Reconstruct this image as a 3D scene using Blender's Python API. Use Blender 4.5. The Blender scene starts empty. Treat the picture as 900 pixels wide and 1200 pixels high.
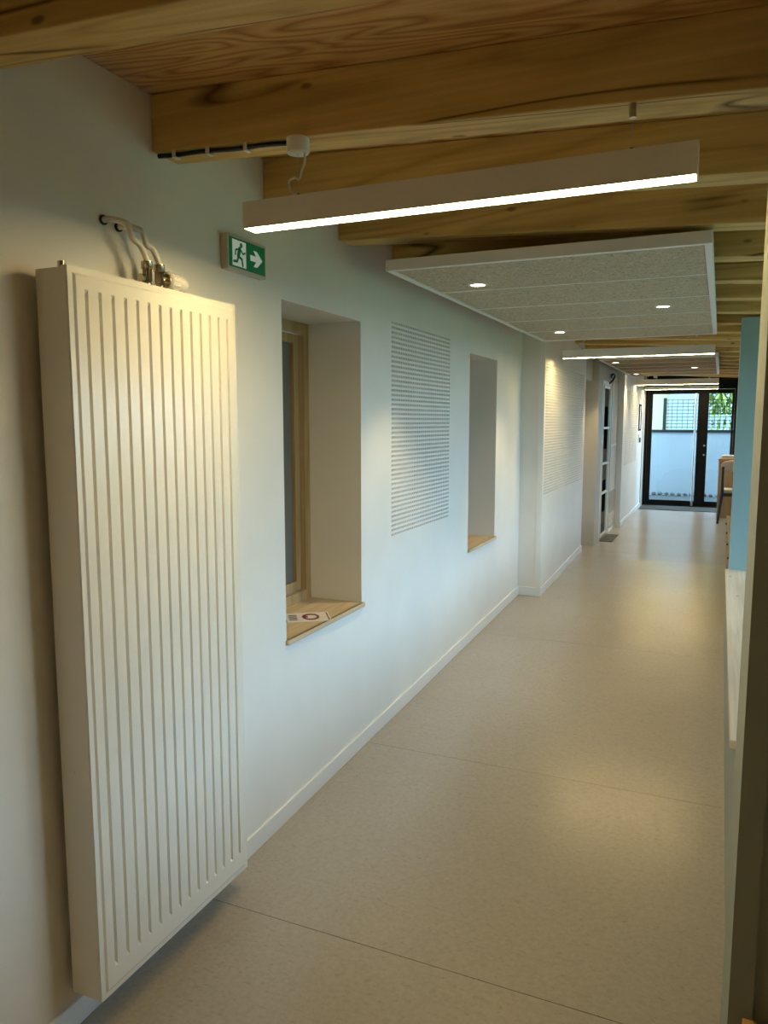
import bpy, math, random
from mathutils import Vector

random.seed(7)
R = math.radians
SC = bpy.context.scene
COL = SC.collection

# ------------------------------------------------------------------ camera
F_PX, CAM_H = 890.0, 1.55
PITCH = math.atan((600 - 494) / F_PX)
YAW = math.atan((845 - 450) / F_PX * math.cos(PITCH))
cd = bpy.data.cameras.new('camera')
cam = bpy.data.objects.new('camera', cd)
COL.objects.link(cam)
cam.location = (0, 0, CAM_H)
cam.rotation_euler = (math.pi / 2 - PITCH, 0, YAW)
cd.sensor_fit = 'VERTICAL'
cd.sensor_height = 24.0
cd.lens = F_PX / 1200 * 24.0
cd.clip_start = 0.02
SC.camera = cam

# ------------------------------------------------------------------ world: overcast sky
W = bpy.data.worlds.new('sky')
SC.world = W
W.use_nodes = True
bg = W.node_tree.nodes['Background']
bg.inputs['Color'].default_value = (0.47, 0.73, 1.0, 1)
bg.inputs['Strength'].default_value = 7.4

vs = SC.view_settings
vs.view_transform = 'Standard'
vs.look = 'None'
vs.exposure = 0.7
vs.gamma = 1.0
vs.use_curve_mapping = False
try:
    SC.cycles.use_denoising = True
    SC.cycles.max_bounces = 10
    SC.cycles.diffuse_bounces = 6
    SC.cycles.transparent_max_bounces = 12
    SC.cycles.sample_clamp_indirect = 6.0
    SC.cycles.caustics_reflective = False
    SC.cycles.caustics_refractive = False
except Exception:
    pass

LED_STRENGTH = 44.0
LED_COL = (1.0, 0.755, 0.34)
SPOT_W = 26.0

def portal(name, loc, rot, sx, sy):
    l = bpy.data.lights.new(name, 'AREA')
    l.shape = 'RECTANGLE'
    l.size, l.size_y = sx, sy
    l.cycles.is_portal = True
    o = bpy.data.objects.new(name, l)
    COL.objects.link(o)
    o.location, o.rotation_euler = loc, rot
    return o

# ------------------------------------------------------------------ materials
def mat(name, col, rough=0.5, metal=0.0, spec=0.5, emit=None, estr=0.0):
    m = bpy.data.materials.new(name)
    m.use_nodes = True
    b = m.node_tree.nodes['Principled BSDF']
    b.inputs['Base Color'].default_value = (*col, 1)
    b.inputs['Roughness'].default_value = rough
    b.inputs['Metallic'].default_value = metal
    b.inputs['Specular IOR Level'].default_value = spec
    if emit:
        b.inputs['Emission Color'].default_value = (*emit, 1)
        b.inputs['Emission Strength'].default_value = estr
    return m

def nd(m, t, **kw):
    n = m.node_tree.nodes.new(t)
    for k, v in kw.items():
        setattr(n, k, v)
    return n

def ln(m, a, b):
    m.node_tree.links.new(a, b)

def ramp(m, fac, stops):
    r = nd(m, 'ShaderNodeValToRGB')
    e = r.color_ramp.elements
    while len(e) < len(stops):
        e.new(0.5)
    for i, (p, c) in enumerate(stops):
        e[i].position = p
        e[i].color = (*c, 1)
    ln(m, fac, r.inputs['Fac'])
    return r

def noise_paint(name, col, rough, var=0.03, scale=3.0, bump=0.02, bscale=120.0, spec=0.4):
    """painted surface with a slight mottling and a fine roller texture"""
    m = mat(name, col, rough, spec=spec)
    b = m.node_tree.nodes['Principled BSDF']
    tc = nd(m, 'ShaderNodeTexCoord')
    n = nd(m, 'ShaderNodeTexNoise')
    n.inputs['Scale'].default_value = scale
    n.inputs['Detail'].default_value = 4
    ln(m, tc.outputs['Object'], n.inputs['Vector'])
    lo = tuple(c * (1 - var) for c in col)
    hi = tuple(min(1, c * (1 + var)) for c in col)
    r = ramp(m, n.outputs['Fac'], [(0.3, lo), (0.7, hi)])
    ln(m, r.outputs['Color'], b.inputs['Base Color'])
    n2 = nd(m, 'ShaderNodeTexNoise')
    n2.inputs['Scale'].default_value = bscale
    ln(m, tc.outputs['Object'], n2.inputs['Vector'])
    bp = nd(m, 'ShaderNodeBump')
    bp.inputs['Strength'].default_value = bump
    bp.inputs['Distance'].default_value = 0.002
    ln(m, n2.outputs['Fac'], bp.inputs['Height'])
    ln(m, bp.outputs['Normal'], b.inputs['Normal'])
    return m

def wood(name, dark, mid, light, axis='X', rough=0.55, ring=14.0, stretch=0.08, knots=True, cracks=False, knot_scale=1.0, plain=0.5):
    """softwood: long grain along an axis, annual-ring figure, knots, optional drying cracks"""
    m = mat(name, mid, rough, spec=0.3)
    b = m.node_tree.nodes['Principled BSDF']
    tc = nd(m, 'ShaderNodeTexCoord')
    oi = nd(m, 'ShaderNodeObjectInfo')
    mul = nd(m, 'ShaderNodeVectorMath', operation='MULTIPLY')
    comb = nd(m, 'ShaderNodeCombineXYZ')
    for i in range(3):
        ln(m, oi.outputs['Random'], comb.inputs[i])
    ln(m, comb.outputs[0], mul.inputs[0])
    mul.inputs[1].default_value = (37.0, 53.0, 71.0)
    add = nd(m, 'ShaderNodeVectorMath', operation='ADD')
    ln(m, tc.outputs['Object'], add.inputs[0])
    ln(m, mul.outputs[0], add.inputs[1])
    mp = nd(m, 'ShaderNodeMapping')
    s = [1.0, 1.0, 1.0]
    s['XYZ'.index(axis)] = stretch
    mp.inputs['Scale'].default_value = s
    ln(m, add.outputs[0], mp.inputs['Vector'])
    # ring figure: distorted distance bands
    n1 = nd(m, 'ShaderNodeTexNoise')
    n1.inputs['Scale'].default_value = 3.2
    n1.inputs['Detail'].default_value = 2.5
    n1.inputs['Distortion'].default_value = 0.35
    ln(m, mp.outputs[0], n1.inputs['Vector'])
    mm = nd(m, 'ShaderNodeMath', operation='MULTIPLY')
    mm.inputs[1].default_value = ring
    ln(m, n1.outputs['Fac'], mm.inputs[0])
    fr = nd(m, 'ShaderNodeMath', operation='PINGPONG')
    fr.inputs[1].default_value = 0.5
    ln(m, mm.outputs[0], fr.inputs[0])
    r1 = ramp(m, fr.outputs[0], [(0.0, dark), (0.22, mid), (0.5, light)])
    # fine fibre
    mp2 = nd(m, 'ShaderNodeMapping')
    s2 = [70.0, 70.0, 70.0]
    s2['XYZ'.index(axis)] = 1.6
    mp2.inputs['Scale'].default_value = s2
    ln(m, add.outputs[0], mp2.inputs['Vector'])
    n2 = nd(m, 'ShaderNodeTexNoise')
    n2.inputs['Scale'].default_value = 1.0
    n2.inputs['Detail'].default_value = 3
    ln(m, mp2.outputs[0], n2.inputs['Vector'])
    r2 = ramp(m, n2.outputs['Fac'], [(0.35, (0.72, 0.72, 0.72)), (0.65, (1.0, 1.0, 1.0))])
    base = nd(m, 'ShaderNodeMix', data_type='RGBA')
    base.inputs[0].default_value = plain
    ln(m, r1.outputs['Color'], base.inputs[6])
    base.inputs[7].default_value = (*mid, 1)
    mx = nd(m, 'ShaderNodeMix', data_type='RGBA', blend_type='MULTIPLY')
    mx.inputs[0].default_value = 0.6
    ln(m, base.outputs[2], mx.inputs[6])
    ln(m, r2.outputs['Color'], mx.inputs[7])
    out = mx.outputs[2]
    if knots:
        mp3 = nd(m, 'ShaderNodeMapping')
        s3 = [11.0 * knot_scale] * 3
        s3['XYZ'.index(axis)] = 5.0 * knot_scale
        mp3.inputs['Scale'].default_value = s3
        ln(m, add.outputs[0], mp3.inputs['Vector'])
        vo = nd(m, 'ShaderNodeTexVoronoi')
        vo.inputs['Scale'].default_value = 1.0
        vo.inputs['Randomness'].default_value = 1.0
        ln(m, mp3.outputs[0], vo.inputs['Vector'])
        # only some cells carry a knot
        sep = nd(m, 'ShaderNodeSeparateColor')
        ln(m, vo.outputs['Color'], sep.inputs[0])
        gt = nd(m, 'ShaderNodeMath', operation='GREATER_THAN')
        gt.inputs[1].default_value = 0.5
        ln(m, sep.outputs[0], gt.inputs[0])
        rk = ramp(m, vo.outputs['Distance'], [(0.0, (1, 1, 1)), (0.075, (0.75, 0.75, 0.75)), (0.13, (0, 0, 0))])
        mk = nd(m, 'ShaderNodeMath', operation='MULTIPLY')
        ln(m, rk.outputs['Color'], mk.inputs[0])
        ln(m, gt.outputs[0], mk.inputs[1])
        m3 = nd(m, 'ShaderNodeMix', data_type='RGBA')
        ln(m, mk.outputs[0], m3.inputs[0])
        ln(m, out, m3.inputs[6])
        m3.inputs[7].default_value = (dark[0] * 0.42, dark[1] * 0.36, dark[2] * 0.32, 1)
        out = m3.outputs[2]
    if cracks:
        mp4 = nd(m, 'ShaderNodeMapping')
        s4 = [6.0, 6.0, 6.0]
        s4['XYZ'.index(axis)] = 0.55
        mp4.inputs['Scale'].default_value = s4
        ln(m, add.outputs[0], mp4.inputs['Vector'])
        n4 = nd(m, 'ShaderNodeTexNoise')
        n4.inputs['Scale'].default_value = 1.0
        n4.inputs['Detail'].default_value = 1.5
        ln(m, mp4.outputs[0], n4.inputs['Vector'])
        sb = nd(m, 'ShaderNodeMath', operation='SUBTRACT')
        ln(m, n4.outputs['Fac'], sb.inputs[0])
        sb.inputs[1].default_value = 0.565
        ab = nd(m, 'ShaderNodeMath', operation='ABSOLUTE')
        ln(m, sb.outputs[0], ab.inputs[0])
        rc = ramp(m, ab.outputs[0], [(0.0, (1, 1, 1)), (0.016, (0, 0, 0))])
        n5 = nd(m, 'ShaderNodeTexNoise')
        n5.inputs['Scale'].default_value = 1.3
        ln(m, add.outputs[0], n5.inputs['Vector'])
        r5 = ramp(m, n5.outputs['Fac'], [(0.42, (0, 0, 0)), (0.50, (1, 1, 1))])
        m5 = nd(m, 'ShaderNodeMath', operation='MULTIPLY')
        ln(m, rc.outputs['Color'], m5.inputs[0])
        ln(m, r5.outputs['Color'], m5.inputs[1])
        m6 = nd(m, 'ShaderNodeMix', data_type='RGBA')
        ln(m, m5.outputs[0], m6.inputs[0])
        ln(m, out, m6.inputs[6])
        m6.inputs[7].default_value = (dark[0] * 0.3, dark[1] * 0.26, dark[2] * 0.2, 1)
        out = m6.outputs[2]
    ln(m, out, b.inputs['Base Color'])
    bp = nd(m, 'ShaderNodeBump')
    bp.inputs['Strength'].default_value = 0.12
    bp.inputs['Distance'].default_value = 0.002
    ln(m, n2.outputs['Fac'], bp.inputs['Height'])
    ln(m, bp.outputs['Normal'], b.inputs['Normal'])
    return m

def lino(name):
    """marbled linoleum: pale greige with small darker flecks"""
    m = mat(name, (0.42, 0.37, 0.30), 0.245, spec=0.38)
    b = m.node_tree.nodes['Principled BSDF']
    tc = nd(m, 'ShaderNodeTexCoord')
    n1 = nd(m, 'ShaderNodeTexNoise')
    n1.inputs['Scale'].default_value = 55
    n1.inputs['Detail'].default_value = 6
    n1.inputs['Roughness'].default_value = 0.75
    ln(m, tc.outputs['Object'], n1.inputs['Vector'])
    r1 = ramp(m, n1.outputs['Fac'], [(0.25, (0.345, 0.318, 0.288)), (0.5, (0.40, 0.370, 0.338)), (0.78, (0.45, 0.418, 0.384))])
    mp = nd(m, 'ShaderNodeMapping')
    mp.inputs['Scale'].default_value = (22, 45, 20)
    ln(m, tc.outputs['Object'], mp.inputs['Vector'])
    n2 = nd(m, 'ShaderNodeTexNoise')
    n2.inputs['Scale'].default_value = 2.2
    n2.inputs['Detail'].default_value = 5
    ln(m, mp.outputs[0], n2.inputs['Vector'])
    r2 = ramp(m, n2.outputs['Fac'], [(0.60, (1, 1, 1)), (0.74, (0.80, 0.785, 0.77))])
    n3 = nd(m, 'ShaderNodeTexNoise')
    n3.inputs['Scale'].default_value = 1.3
    n3.inputs['Detail'].default_value = 3
    ln(m, tc.outputs['Object'], n3.inputs['Vector'])
    r3 = ramp(m, n3.outputs['Fac'], [(0.3, (0.93, 0.92, 0.91)), (0.7, (1, 1, 1))])
    a = nd(m, 'ShaderNodeMix', data_type='RGBA', blend_type='MULTIPLY')
    a.inputs[0].default_value = 1
    ln(m, r1.outputs['Color'], a.inputs[6])
    ln(m, r2.outputs['Color'], a.inputs[7])
    c = nd(m, 'ShaderNodeMix', data_type='RGBA', blend_type='MULTIPLY')
    c.inputs[0].default_value = 1
    ln(m, a.outputs[2], c.inputs[6])
    ln(m, r3.outputs['Color'], c.inputs[7])
    ln(m, c.outputs[2], b.inputs['Base Color'])
    bp = nd(m, 'ShaderNodeBump')
    bp.inputs['Strength'].default_value = 0.02
    bp.inputs['Distance'].default_value = 0.0005
    ln(m, n1.outputs['Fac'], bp.inputs['Height'])
    ln(m, bp.outputs['Normal'], b.inputs['Normal'])
    return m

def woodwool(name, tint=(1.0, 1.0, 1.0)):
    """wood-wool acoustic board: tangled pale fibres"""
    m = mat(name, (0.5, 0.44, 0.33), 0.9, spec=0.1)
    b = m.node_tree.nodes['Principled BSDF']
    tc = nd(m, 'ShaderNodeTexCoord')
    n1 = nd(m, 'ShaderNodeTexNoise')
    n1.inputs['Scale'].default_value = 34
    n1.inputs['Detail'].default_value = 6
    n1.inputs['Roughness'].default_value = 0.8
    n1.inputs['Distortion'].default_value = 2.5
    ln(m, tc.outputs['Object'], n1.inputs['Vector'])
    r = ramp(m, n1.outputs['Fac'], [(p_, tuple(a * b for a, b in zip(c_, tint))) for p_, c_ in ((0.36, (0.30, 0.25, 0.17)), (0.5, (0.53, 0.47, 0.36)), (0.62, (0.68, 0.62, 0.49)))])
    ln(m, r.outputs['Color'], b.inputs['Base Color'])
    bp = nd(m, 'ShaderNodeBump')
    bp.inputs['Strength'].default_value = 0.5
    bp.inputs['Distance'].default_value = 0.004
    ln(m, n1.outputs['Fac'], bp.inputs['Height'])
    ln(m, bp.outputs['Normal'], b.inputs['Normal'])
    return m

def glass(name, tint=(0.9, 0.95, 0.95), gloss=0.08):
    m = bpy.data.materials.new(name)
    m.use_nodes = True
    nt = m.node_tree
    nt.nodes.clear()
    o = nd(m, 'ShaderNodeOutputMaterial')
    t = nd(m, 'ShaderNodeBsdfTransparent')
    t.inputs[0].default_value = (*tint, 1)
    g = nd(m, 'ShaderNodeBsdfGlossy')
    g.inputs['Roughness'].default_value = 0.02
    mx = nd(m, 'ShaderNodeMixShader')
    fr = nd(m, 'ShaderNodeFresnel')
    fr.inputs['IOR'].default_value = 1.45
    ge = nd(m, 'ShaderNodeNewGeometry')
    iv = nd(m, 'ShaderNodeMath', operation='SUBTRACT')
    iv.inputs[0].default_value = 1.0
    ln(m, ge.outputs['Backfacing'], iv.inputs[1])
    ff = nd(m, 'ShaderNodeMath', operation='MULTIPLY')
    ln(m, fr.outputs[0], ff.inputs[0])
    ln(m, iv.outputs[0], ff.inputs[1])
    ln(m, ff.outputs[0], mx.inputs[0])
    ln(m, t.outputs[0], mx.inputs[1])
    ln(m, g.outputs[0], mx.inputs[2])
    ln(m, mx.outputs[0], o.inputs[0])
    return m

def emitter(name, col, s):
    m = bpy.data.materials.new(name)
    m.use_nodes = True
    nt = m.node_tree
    nt.nodes.clear()
    o = nd(m, 'ShaderNodeOutputMaterial')
    e = nd(m, 'ShaderNodeEmission')
    e.inputs[0].default_value = (*col, 1)
    e.inputs[1].default_value = s
    ln(m, e.outputs[0], o.inputs[0])
    return m

def speckle(name, lo, hi, scale, rough=0.9, bump=0.6):
    m = mat(name, hi, rough, spec=0.2)
    b = m.node_tree.nodes['Principled BSDF']
    tc = nd(m, 'ShaderNodeTexCoord')
    n = nd(m, 'ShaderNodeTexNoise')
    n.inputs['Scale'].default_value = scale
    n.inputs['Detail'].default_value = 5
    ln(m, tc.outputs['Object'], n.inputs['Vector'])
    r = ramp(m, n.outputs['Fac'], [(0.35, lo), (0.65, hi)])
    ln(m, r.outputs['Color'], b.inputs['Base Color'])
    bp = nd(m, 'ShaderNodeBump')
    bp.inputs['Strength'].default_value = bump
    bp.inputs['Distance'].default_value = 0.005
    ln(m, n.outputs['Fac'], bp.inputs['Height'])
    ln(m, bp.outputs['Normal'], b.inputs['Normal'])
    return m

M = {
    'wall': noise_paint('wall_paint', (0.80, 0.78, 0.74), 0.62),
    'greengrey': noise_paint('grey_green_paint', (0.30, 0.325, 0.28), 0.5),
    'teal': noise_paint('teal_paint', (0.31, 0.47, 0.48), 0.55),
    'greywall': noise_paint('warm_grey_paint', (0.50, 0.47, 0.41), 0.6),
    'trimwhite': noise_paint('white_gloss_trim', (0.82, 0.82, 0.80), 0.35, var=0.01),
    'lino': lino('linoleum'),
    'screed': mat('dark_joint', (0.10, 0.085, 0.065), 0.9),
    'beam': wood('glulam_spruce', (0.44, 0.26, 0.075), (0.70, 0.48, 0.165), (0.77, 0.56, 0.225), 'X', 0.6, ring=9, stretch=0.10, cracks=True, plain=0.45),
    'ply': wood('larch_plywood', (0.38, 0.17, 0.05), (0.60, 0.34, 0.12), (0.70, 0.45, 0.19), 'X', 0.6, ring=26, stretch=0.16, knots=False, plain=0.1),
    'sill': wood('pale_ash', (0.50, 0.36, 0.20), (0.66, 0.51, 0.32), (0.72, 0.58, 0.39), 'Y', 0.45, ring=10, stretch=0.1, knots=False),
    'frame_wood': wood('oiled_pine', (0.30, 0.19, 0.07), (0.42, 0.28, 0.12), (0.50, 0.35, 0.16), 'Z', 0.5, ring=8, stretch=0.1, knots=False),
    'ledge': wood('daylit_pine', (0.62, 0.50, 0.34), (0.78, 0.68, 0.54), (0.84, 0.75, 0.62), 'Y', 0.3, ring=8, stretch=0.08, knots=True, knot_scale=0.8),  # daylight falling on the ledge is put into this pale colour
    'cabwood': wood('beech_panel', (0.36, 0.22, 0.11), (0.46, 0.30, 0.16), (0.52, 0.36, 0.20), 'Z', 0.5, ring=8, stretch=0.1, knots=False),
    'chairwood': wood('orange_beech', (0.45, 0.22, 0.06), (0.58, 0.32, 0.10), (0.66, 0.40, 0.15), 'X', 0.4, ring=8, stretch=0.1, knots=False),
    'enamel': mat('radiator_enamel', (0.84, 0.81, 0.74), 0.22, spec=0.5),
    'white_metal': mat('white_lacquer', (0.80, 0.79, 0.76), 0.4),
    'white_plastic': mat('white_plastic', (0.78, 0.75, 0.68), 0.35),
    'brass': mat('nickel_brass', (0.50, 0.44, 0.33), 0.25, metal=1.0),
    'steel': mat('brushed_steel', (0.60, 0.60, 0.58), 0.28, metal=1.0),
    'woodwool': woodwool('woodwool'),
    'woodwool_lamplit': woodwool('woodwool_lamplit', (0.78, 0.62, 0.45)),  # browner copy of the boards; warm lamp light put into the tint
    'seam': mat('board_joint_strip', (0.78, 0.76, 0.70), 0.5),
    'led': emitter('led_diffuser', LED_COL, LED_STRENGTH),
    'led_spot': emitter('downlight_lens', (1.0, 0.86, 0.62), 14.0),
    'black': mat('black_cable', (0.012, 0.012, 0.014), 0.45),
    'alu_black': mat('black_aluminium', (0.006, 0.0065, 0.007), 0.45, spec=0.12),
    'felt': mat('black_acoustic_felt', (0.010, 0.010, 0.009), 0.95),
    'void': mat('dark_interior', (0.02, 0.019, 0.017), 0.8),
    'glass': glass('clear_glass'),
    'dim_pane': mat('dim_room_pane', (0.17, 0.155, 0.125), 0.5, spec=0.04),  # opaque grey-brown; dimness of the room behind put into the colour
    'unlit_glass': mat('unlit_room_black', (0.006, 0.006, 0.006), 0.6, spec=0.0),  # opaque black; darkness of the room behind the door put into the colour
    'greyglass': mat('grey_glass', (0.14, 0.125, 0.10), 0.5, spec=0.0),
    'gloss_white': mat('glossy_white_panel', (0.72, 0.70, 0.64), 0.12, spec=0.7),
    'beige_band': mat('beige_band', (0.42, 0.38, 0.31), 0.2, spec=0.6),
    'sign_green': mat('sign_green', (0.004, 0.16, 0.055), 0.35, emit=(0.004, 0.26, 0.08), estr=0.06),
    'sign_white': mat('sign_white', (0.82, 0.86, 0.82), 0.35, emit=(0.85, 0.95, 0.88), estr=0.10),
    'sign_case': mat('sign_case', (0.55, 0.50, 0.44), 0.45),
    'paper': mat('paper', (0.78, 0.74, 0.72), 0.6),
    'ink_red': mat('ink_dark_red', (0.20, 0.03, 0.04), 0.6),
    'ink_blue': mat('ink_slate', (0.10, 0.11, 0.15), 0.6),
    'mat': speckle('door_mat_fibre', (0.035, 0.035, 0.033), (0.075, 0.075, 0.07), 180),
    'grille': mat('floor_grille', (0.10, 0.105, 0.10), 0.5, metal=0.3),
    'cream': mat('cream_upholstery', (0.70, 0.62, 0.50), 0.7),
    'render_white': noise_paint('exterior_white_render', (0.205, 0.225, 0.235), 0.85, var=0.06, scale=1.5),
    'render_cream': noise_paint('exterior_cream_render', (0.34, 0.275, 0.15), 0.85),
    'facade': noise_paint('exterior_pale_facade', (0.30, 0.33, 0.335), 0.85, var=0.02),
    'coping': mat('slate_coping', (0.010, 0.013, 0.014), 0.8, spec=0.1),
    'fence': mat('fence_green_grey', (0.012, 0.02, 0.02), 0.6, spec=0.1),
    'gravel': speckle('gravel', (0.03, 0.032, 0.03), (0.085, 0.088, 0.082), 40),
    'stone': speckle('rubble_stone', (0.035, 0.04, 0.038), (0.085, 0.092, 0.088), 12),
    'leaf': speckle('bamboo_leaf', (0.16, 0.25, 0.04), (0.42, 0.50, 0.14), 9),
    'bamboo': mat('bamboo_cane', (0.22, 0.30, 0.08), 0.5),
    'bounce_green': speckle('green_bounce_ground', (0.10, 0.125, 0.05), (0.16, 0.19, 0.085), 14),  # unseen ground, coloured green to tint the daylight it bounces indoors
    'asphalt': speckle('outside_ground', (0.10, 0.10, 0.095), (0.17, 0.17, 0.16), 6),
}

# ------------------------------------------------------------------ mesh helpers
class MB:
    def __init__(s):
        s.v, s.f, s.sm = [], [], []

    def add(s, vs_, fs, smooth=False):
        o = len(s.v)
        s.v += [tuple(p) for p in vs_]
        for f in fs:
            s.f.append(tuple(i + o for i in f))
            s.sm.append(smooth)
        return s

    def box(s, x0, x1, y0, y1, z0, z1):
        v = [(x0, y0, z0), (x1, y0, z0), (x1, y1, z0), (x0, y1, z0), (x0, y0, z1), (x1, y0, z1), (x1, y1, z1), (x0, y1, z1)]
        return s.add(v, [(0, 3, 2, 1), (4, 5, 6, 7), (0, 1, 5, 4), (1, 2, 6, 5), (2, 3, 7, 6), (3, 0, 4, 7)])

    def hexa(s, b, t):
        """b, t: four corners each, anticlockwise from above"""
        return s.add(list(b) + list(t), [(0, 3, 2, 1), (4, 5, 6, 7), (0, 1, 5, 4), (1, 2, 6, 5), (2, 3, 7, 6), (3, 0, 4, 7)])

    def tube(s, pts, r, n=8, caps=True):
        pts = [Vector(p) for p in pts]
        rr = r if isinstance(r, (list, tuple)) else [r] * len(pts)
        rings = []
        prev = None
        for i, p in enumerate(pts):
            a = pts[max(i - 1, 0)]
            b = pts[min(i + 1, len(pts) - 1)]
            d = (b - a).normalized()
            if prev is None:
                u = d.orthogonal().normalized()
            else:
                u = (prev - d * prev.dot(d))
                u = u.normalized() if u.length > 1e-6 else d.orthogonal().normalized()
            prev = u
            w = d.cross(u)
            rings.append([p + (u * math.cos(2 * math.pi * k / n) + w * math.sin(2 * math.pi * k / n)) * rr[i] for k in range(n)])
        o = [q for ring in rings for q in ring]
        fs = []
        for i in range(len(rings) - 1):
            for k in range(n):
                k2 = (k + 1) % n
                fs.append((i * n + k, i * n + k2, (i + 1) * n + k2, (i + 1) * n + k))
        s.add(o, fs, True)
        if caps:
            s.add(rings[0], [tuple(range(n - 1, -1, -1))])
            s.add(rings[-1], [tuple(range(n))])
        return s

    def cyl(s, a, b, r, n=16):
        return s.tube([a, b], r, n)

    def poly(s, pts, off):
        """extrude a flat polygon by the vector off"""
        n = len(pts)
        a = [Vector(p) for p in pts]
        b = [p + Vector(off) for p in a]
        fs = [tuple(range(n - 1, -1, -1)), tuple(range(n, 2 * n))]
        fs += [(i, (i + 1) % n, n + (i + 1) % n, n + i) for i in range(n)]
        return s.add(a + b, fs)

    def build(s, name, material, parent=None, bevel=0.0, seg=2):
        me = bpy.data.meshes.new(name)
        off = Vector((0, 0, 0))
        p = parent
        while p is not None:
            off += p.location
            p = p.parent
        me.from_pydata([tuple(Vector(q) - off) for q in s.v], [], s.f)
        me.update()
        for pl, sm in zip(me.polygons, s.sm):
            pl.use_smooth = sm
        me.materials.append(material)
        o = bpy.data.objects.new(name, me)
        COL.objects.link(o)
        if parent is not None:
            o.parent = parent
        if bevel:
            bv = o.modifiers.new('bevel', 'BEVEL')
            bv.width = bevel
            bv.segments = seg
            bv.limit_method = 'ANGLE'
        return o

def tag(o, label=None, cat=None, group=None, kind=None):
    if label: o['label'] = label
    if cat: o['category'] = cat
    if group: o['group'] = group
    if kind: o['kind'] = kind
    return o

def thing(name, loc, label=None, cat=None, group=None, kind=None):
    o = bpy.data.objects.new(name, None)
    o.empty_display_size = 0.05
    COL.objects.link(o)
    o.location = loc
    return tag(o, label, cat, group, kind)

def box(name, m, x0, x1, y0, y1, z0, z1, parent=None, bevel=0.0):
    return MB().box(x0, x1, y0, y1, z0, z1).build(name, m, parent, bevel)

def copy_tree(o, parent=None):
    c = o.copy()
    COL.objects.link(c)
    c.parent = parent
    for ch in list(o.children):
        copy_tree(ch, c)
    return c

# ------------------------------------------------------------------ levels
KNEE = 8.49
def zf(y):                       # floor: a gentle ramp, then level
    return min(0.07, -0.2016 + 0.032 * y)
def zc(x):                       # underside of the sloping ceiling
    return 2.518 - 0.055 * (x + 1.6)
BEAM_H = 0.167
Y0, Y1 = -4.6, 14.2              # back wall, glazed end
XL, XR = -1.6, 2.4               # corridor wall, window wall of the side room

# ------------------------------------------------------------------ floor
def slab(mb, ys, x0, x1, top, th):
    for a, b in zip(ys[:-1], ys[1:]):
        mb.hexa([(x0, a, zf(a) + top - th), (x1, a, zf(a) + top - th), (x1, b, zf(b) + top - th), (x0, b, zf(b) + top - th)],
                [(x0, a, zf(a) + top), (x1, a, zf(a) + top), (x1, b, zf(b) + top), (x0, b, zf(b) + top)])
    return mb
floor = tag(slab(MB(), [Y0, KNEE, Y1 + 0.06], -1.95, XR, -0.004, 0.15).build('floor', M['screed']), 'beige marbled linoleum floor laid in wide sheets, rising gently', kind='structure')
cuts = [Y0, -3.94, -1.94, 0.06, 2.06, 3.40, 5.40, 8.90, 10.90, 12.90, Y1]
for a, b in zip(cuts[:-1], cuts[1:]):
    ys = [a + 0.0013] + ([KNEE] if a < KNEE < b else []) + [b - 0.0013]
    slab(MB(), ys, -1.6, XR, 0.0, 0.004).build('floor_sheet', M['lino'], floor)

# ------------------------------------------------------------------ ceiling
mb = MB()
mb.hexa([(-1.95, Y0 - .1, zc(-1.95)), (XR + .3, Y0 - .1, zc(XR + .3)), (XR + .3, Y1 + .1, zc(XR + .3)), (-1.95, Y1 + .1, zc(-1.95))],
        [(-1.95, Y0 - .1, 2.62), (XR + .3, Y0 - .1, 2.62), (XR + .3, Y1 + .1, 2.62), (-1.95, Y1 + .1, 2.62)])
tag(mb.build('ceiling', M['ply']), 'sloping ceiling of larch plywood above the beams', kind='structure')

# ------------------------------------------------------------------ walls
def wall_cells(mb, ys, zs, x0, x1, solid):
    """one layer of cells in the Y-Z plane; only outer faces are made"""
    ny, nz = len(ys) - 1, len(zs) - 1
    def s(i, j): return 0 <= i < ny and 0 <= j < nz and solid(0.5 * (ys[i] + ys[i + 1]), 0.5 * (zs[j] + zs[j + 1]))
    for i in range(ny):
        for j in range(nz):
            if not s(i, j): continue
            a, b, c, d = ys[i], ys[i + 1], zs[j], zs[j + 1]
            mb.add([(x1, a, c), (x1, b, c), (x1, b, d), (x1, a, d)], [(0, 1, 2, 3)])
            mb.add([(x0, a, c), (x0, b, c), (x0, b, d), (x0, a, d)], [(3, 2, 1, 0)])
            if not s(i - 1, j): mb.add([(x0, a, c), (x1, a, c), (x1, a, d), (x0, a, d)], [(0, 1, 2, 3)])
            if not s(i + 1, j): mb.add([(x0, b, c), (x1, b, c), (x1, b, d), (x0, b, d)], [(3, 2, 1, 0)])
            if not s(i, j - 1): mb.add([(x0, a, c), (x1, a, c), (x1, b, c), (x0, b, c)], [(3, 2, 1, 0)])
            if not s(i, j + 1): mb.add([(x0, a, d), (x1, a, d), (x1, b, d), (x0, b, d)], [(0, 1, 2, 3)])
    return mb

def wall_with_holes(name, x0, x1, ya, yb, za, zb, holes, m):
    ys = sorted({ya, yb, *[h[0] for h in holes], *[h[1] for h in holes]})
    zs = sorted({za, zb, *[h[2] for h in holes], *[h[3] for h in holes]})
    return wall_cells(MB(), ys, zs, x0, x1, lambda y, z: not any(h[0] < y < h[1] and h[2] < z < h[3] for h in holes)).build(name, m)

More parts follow.
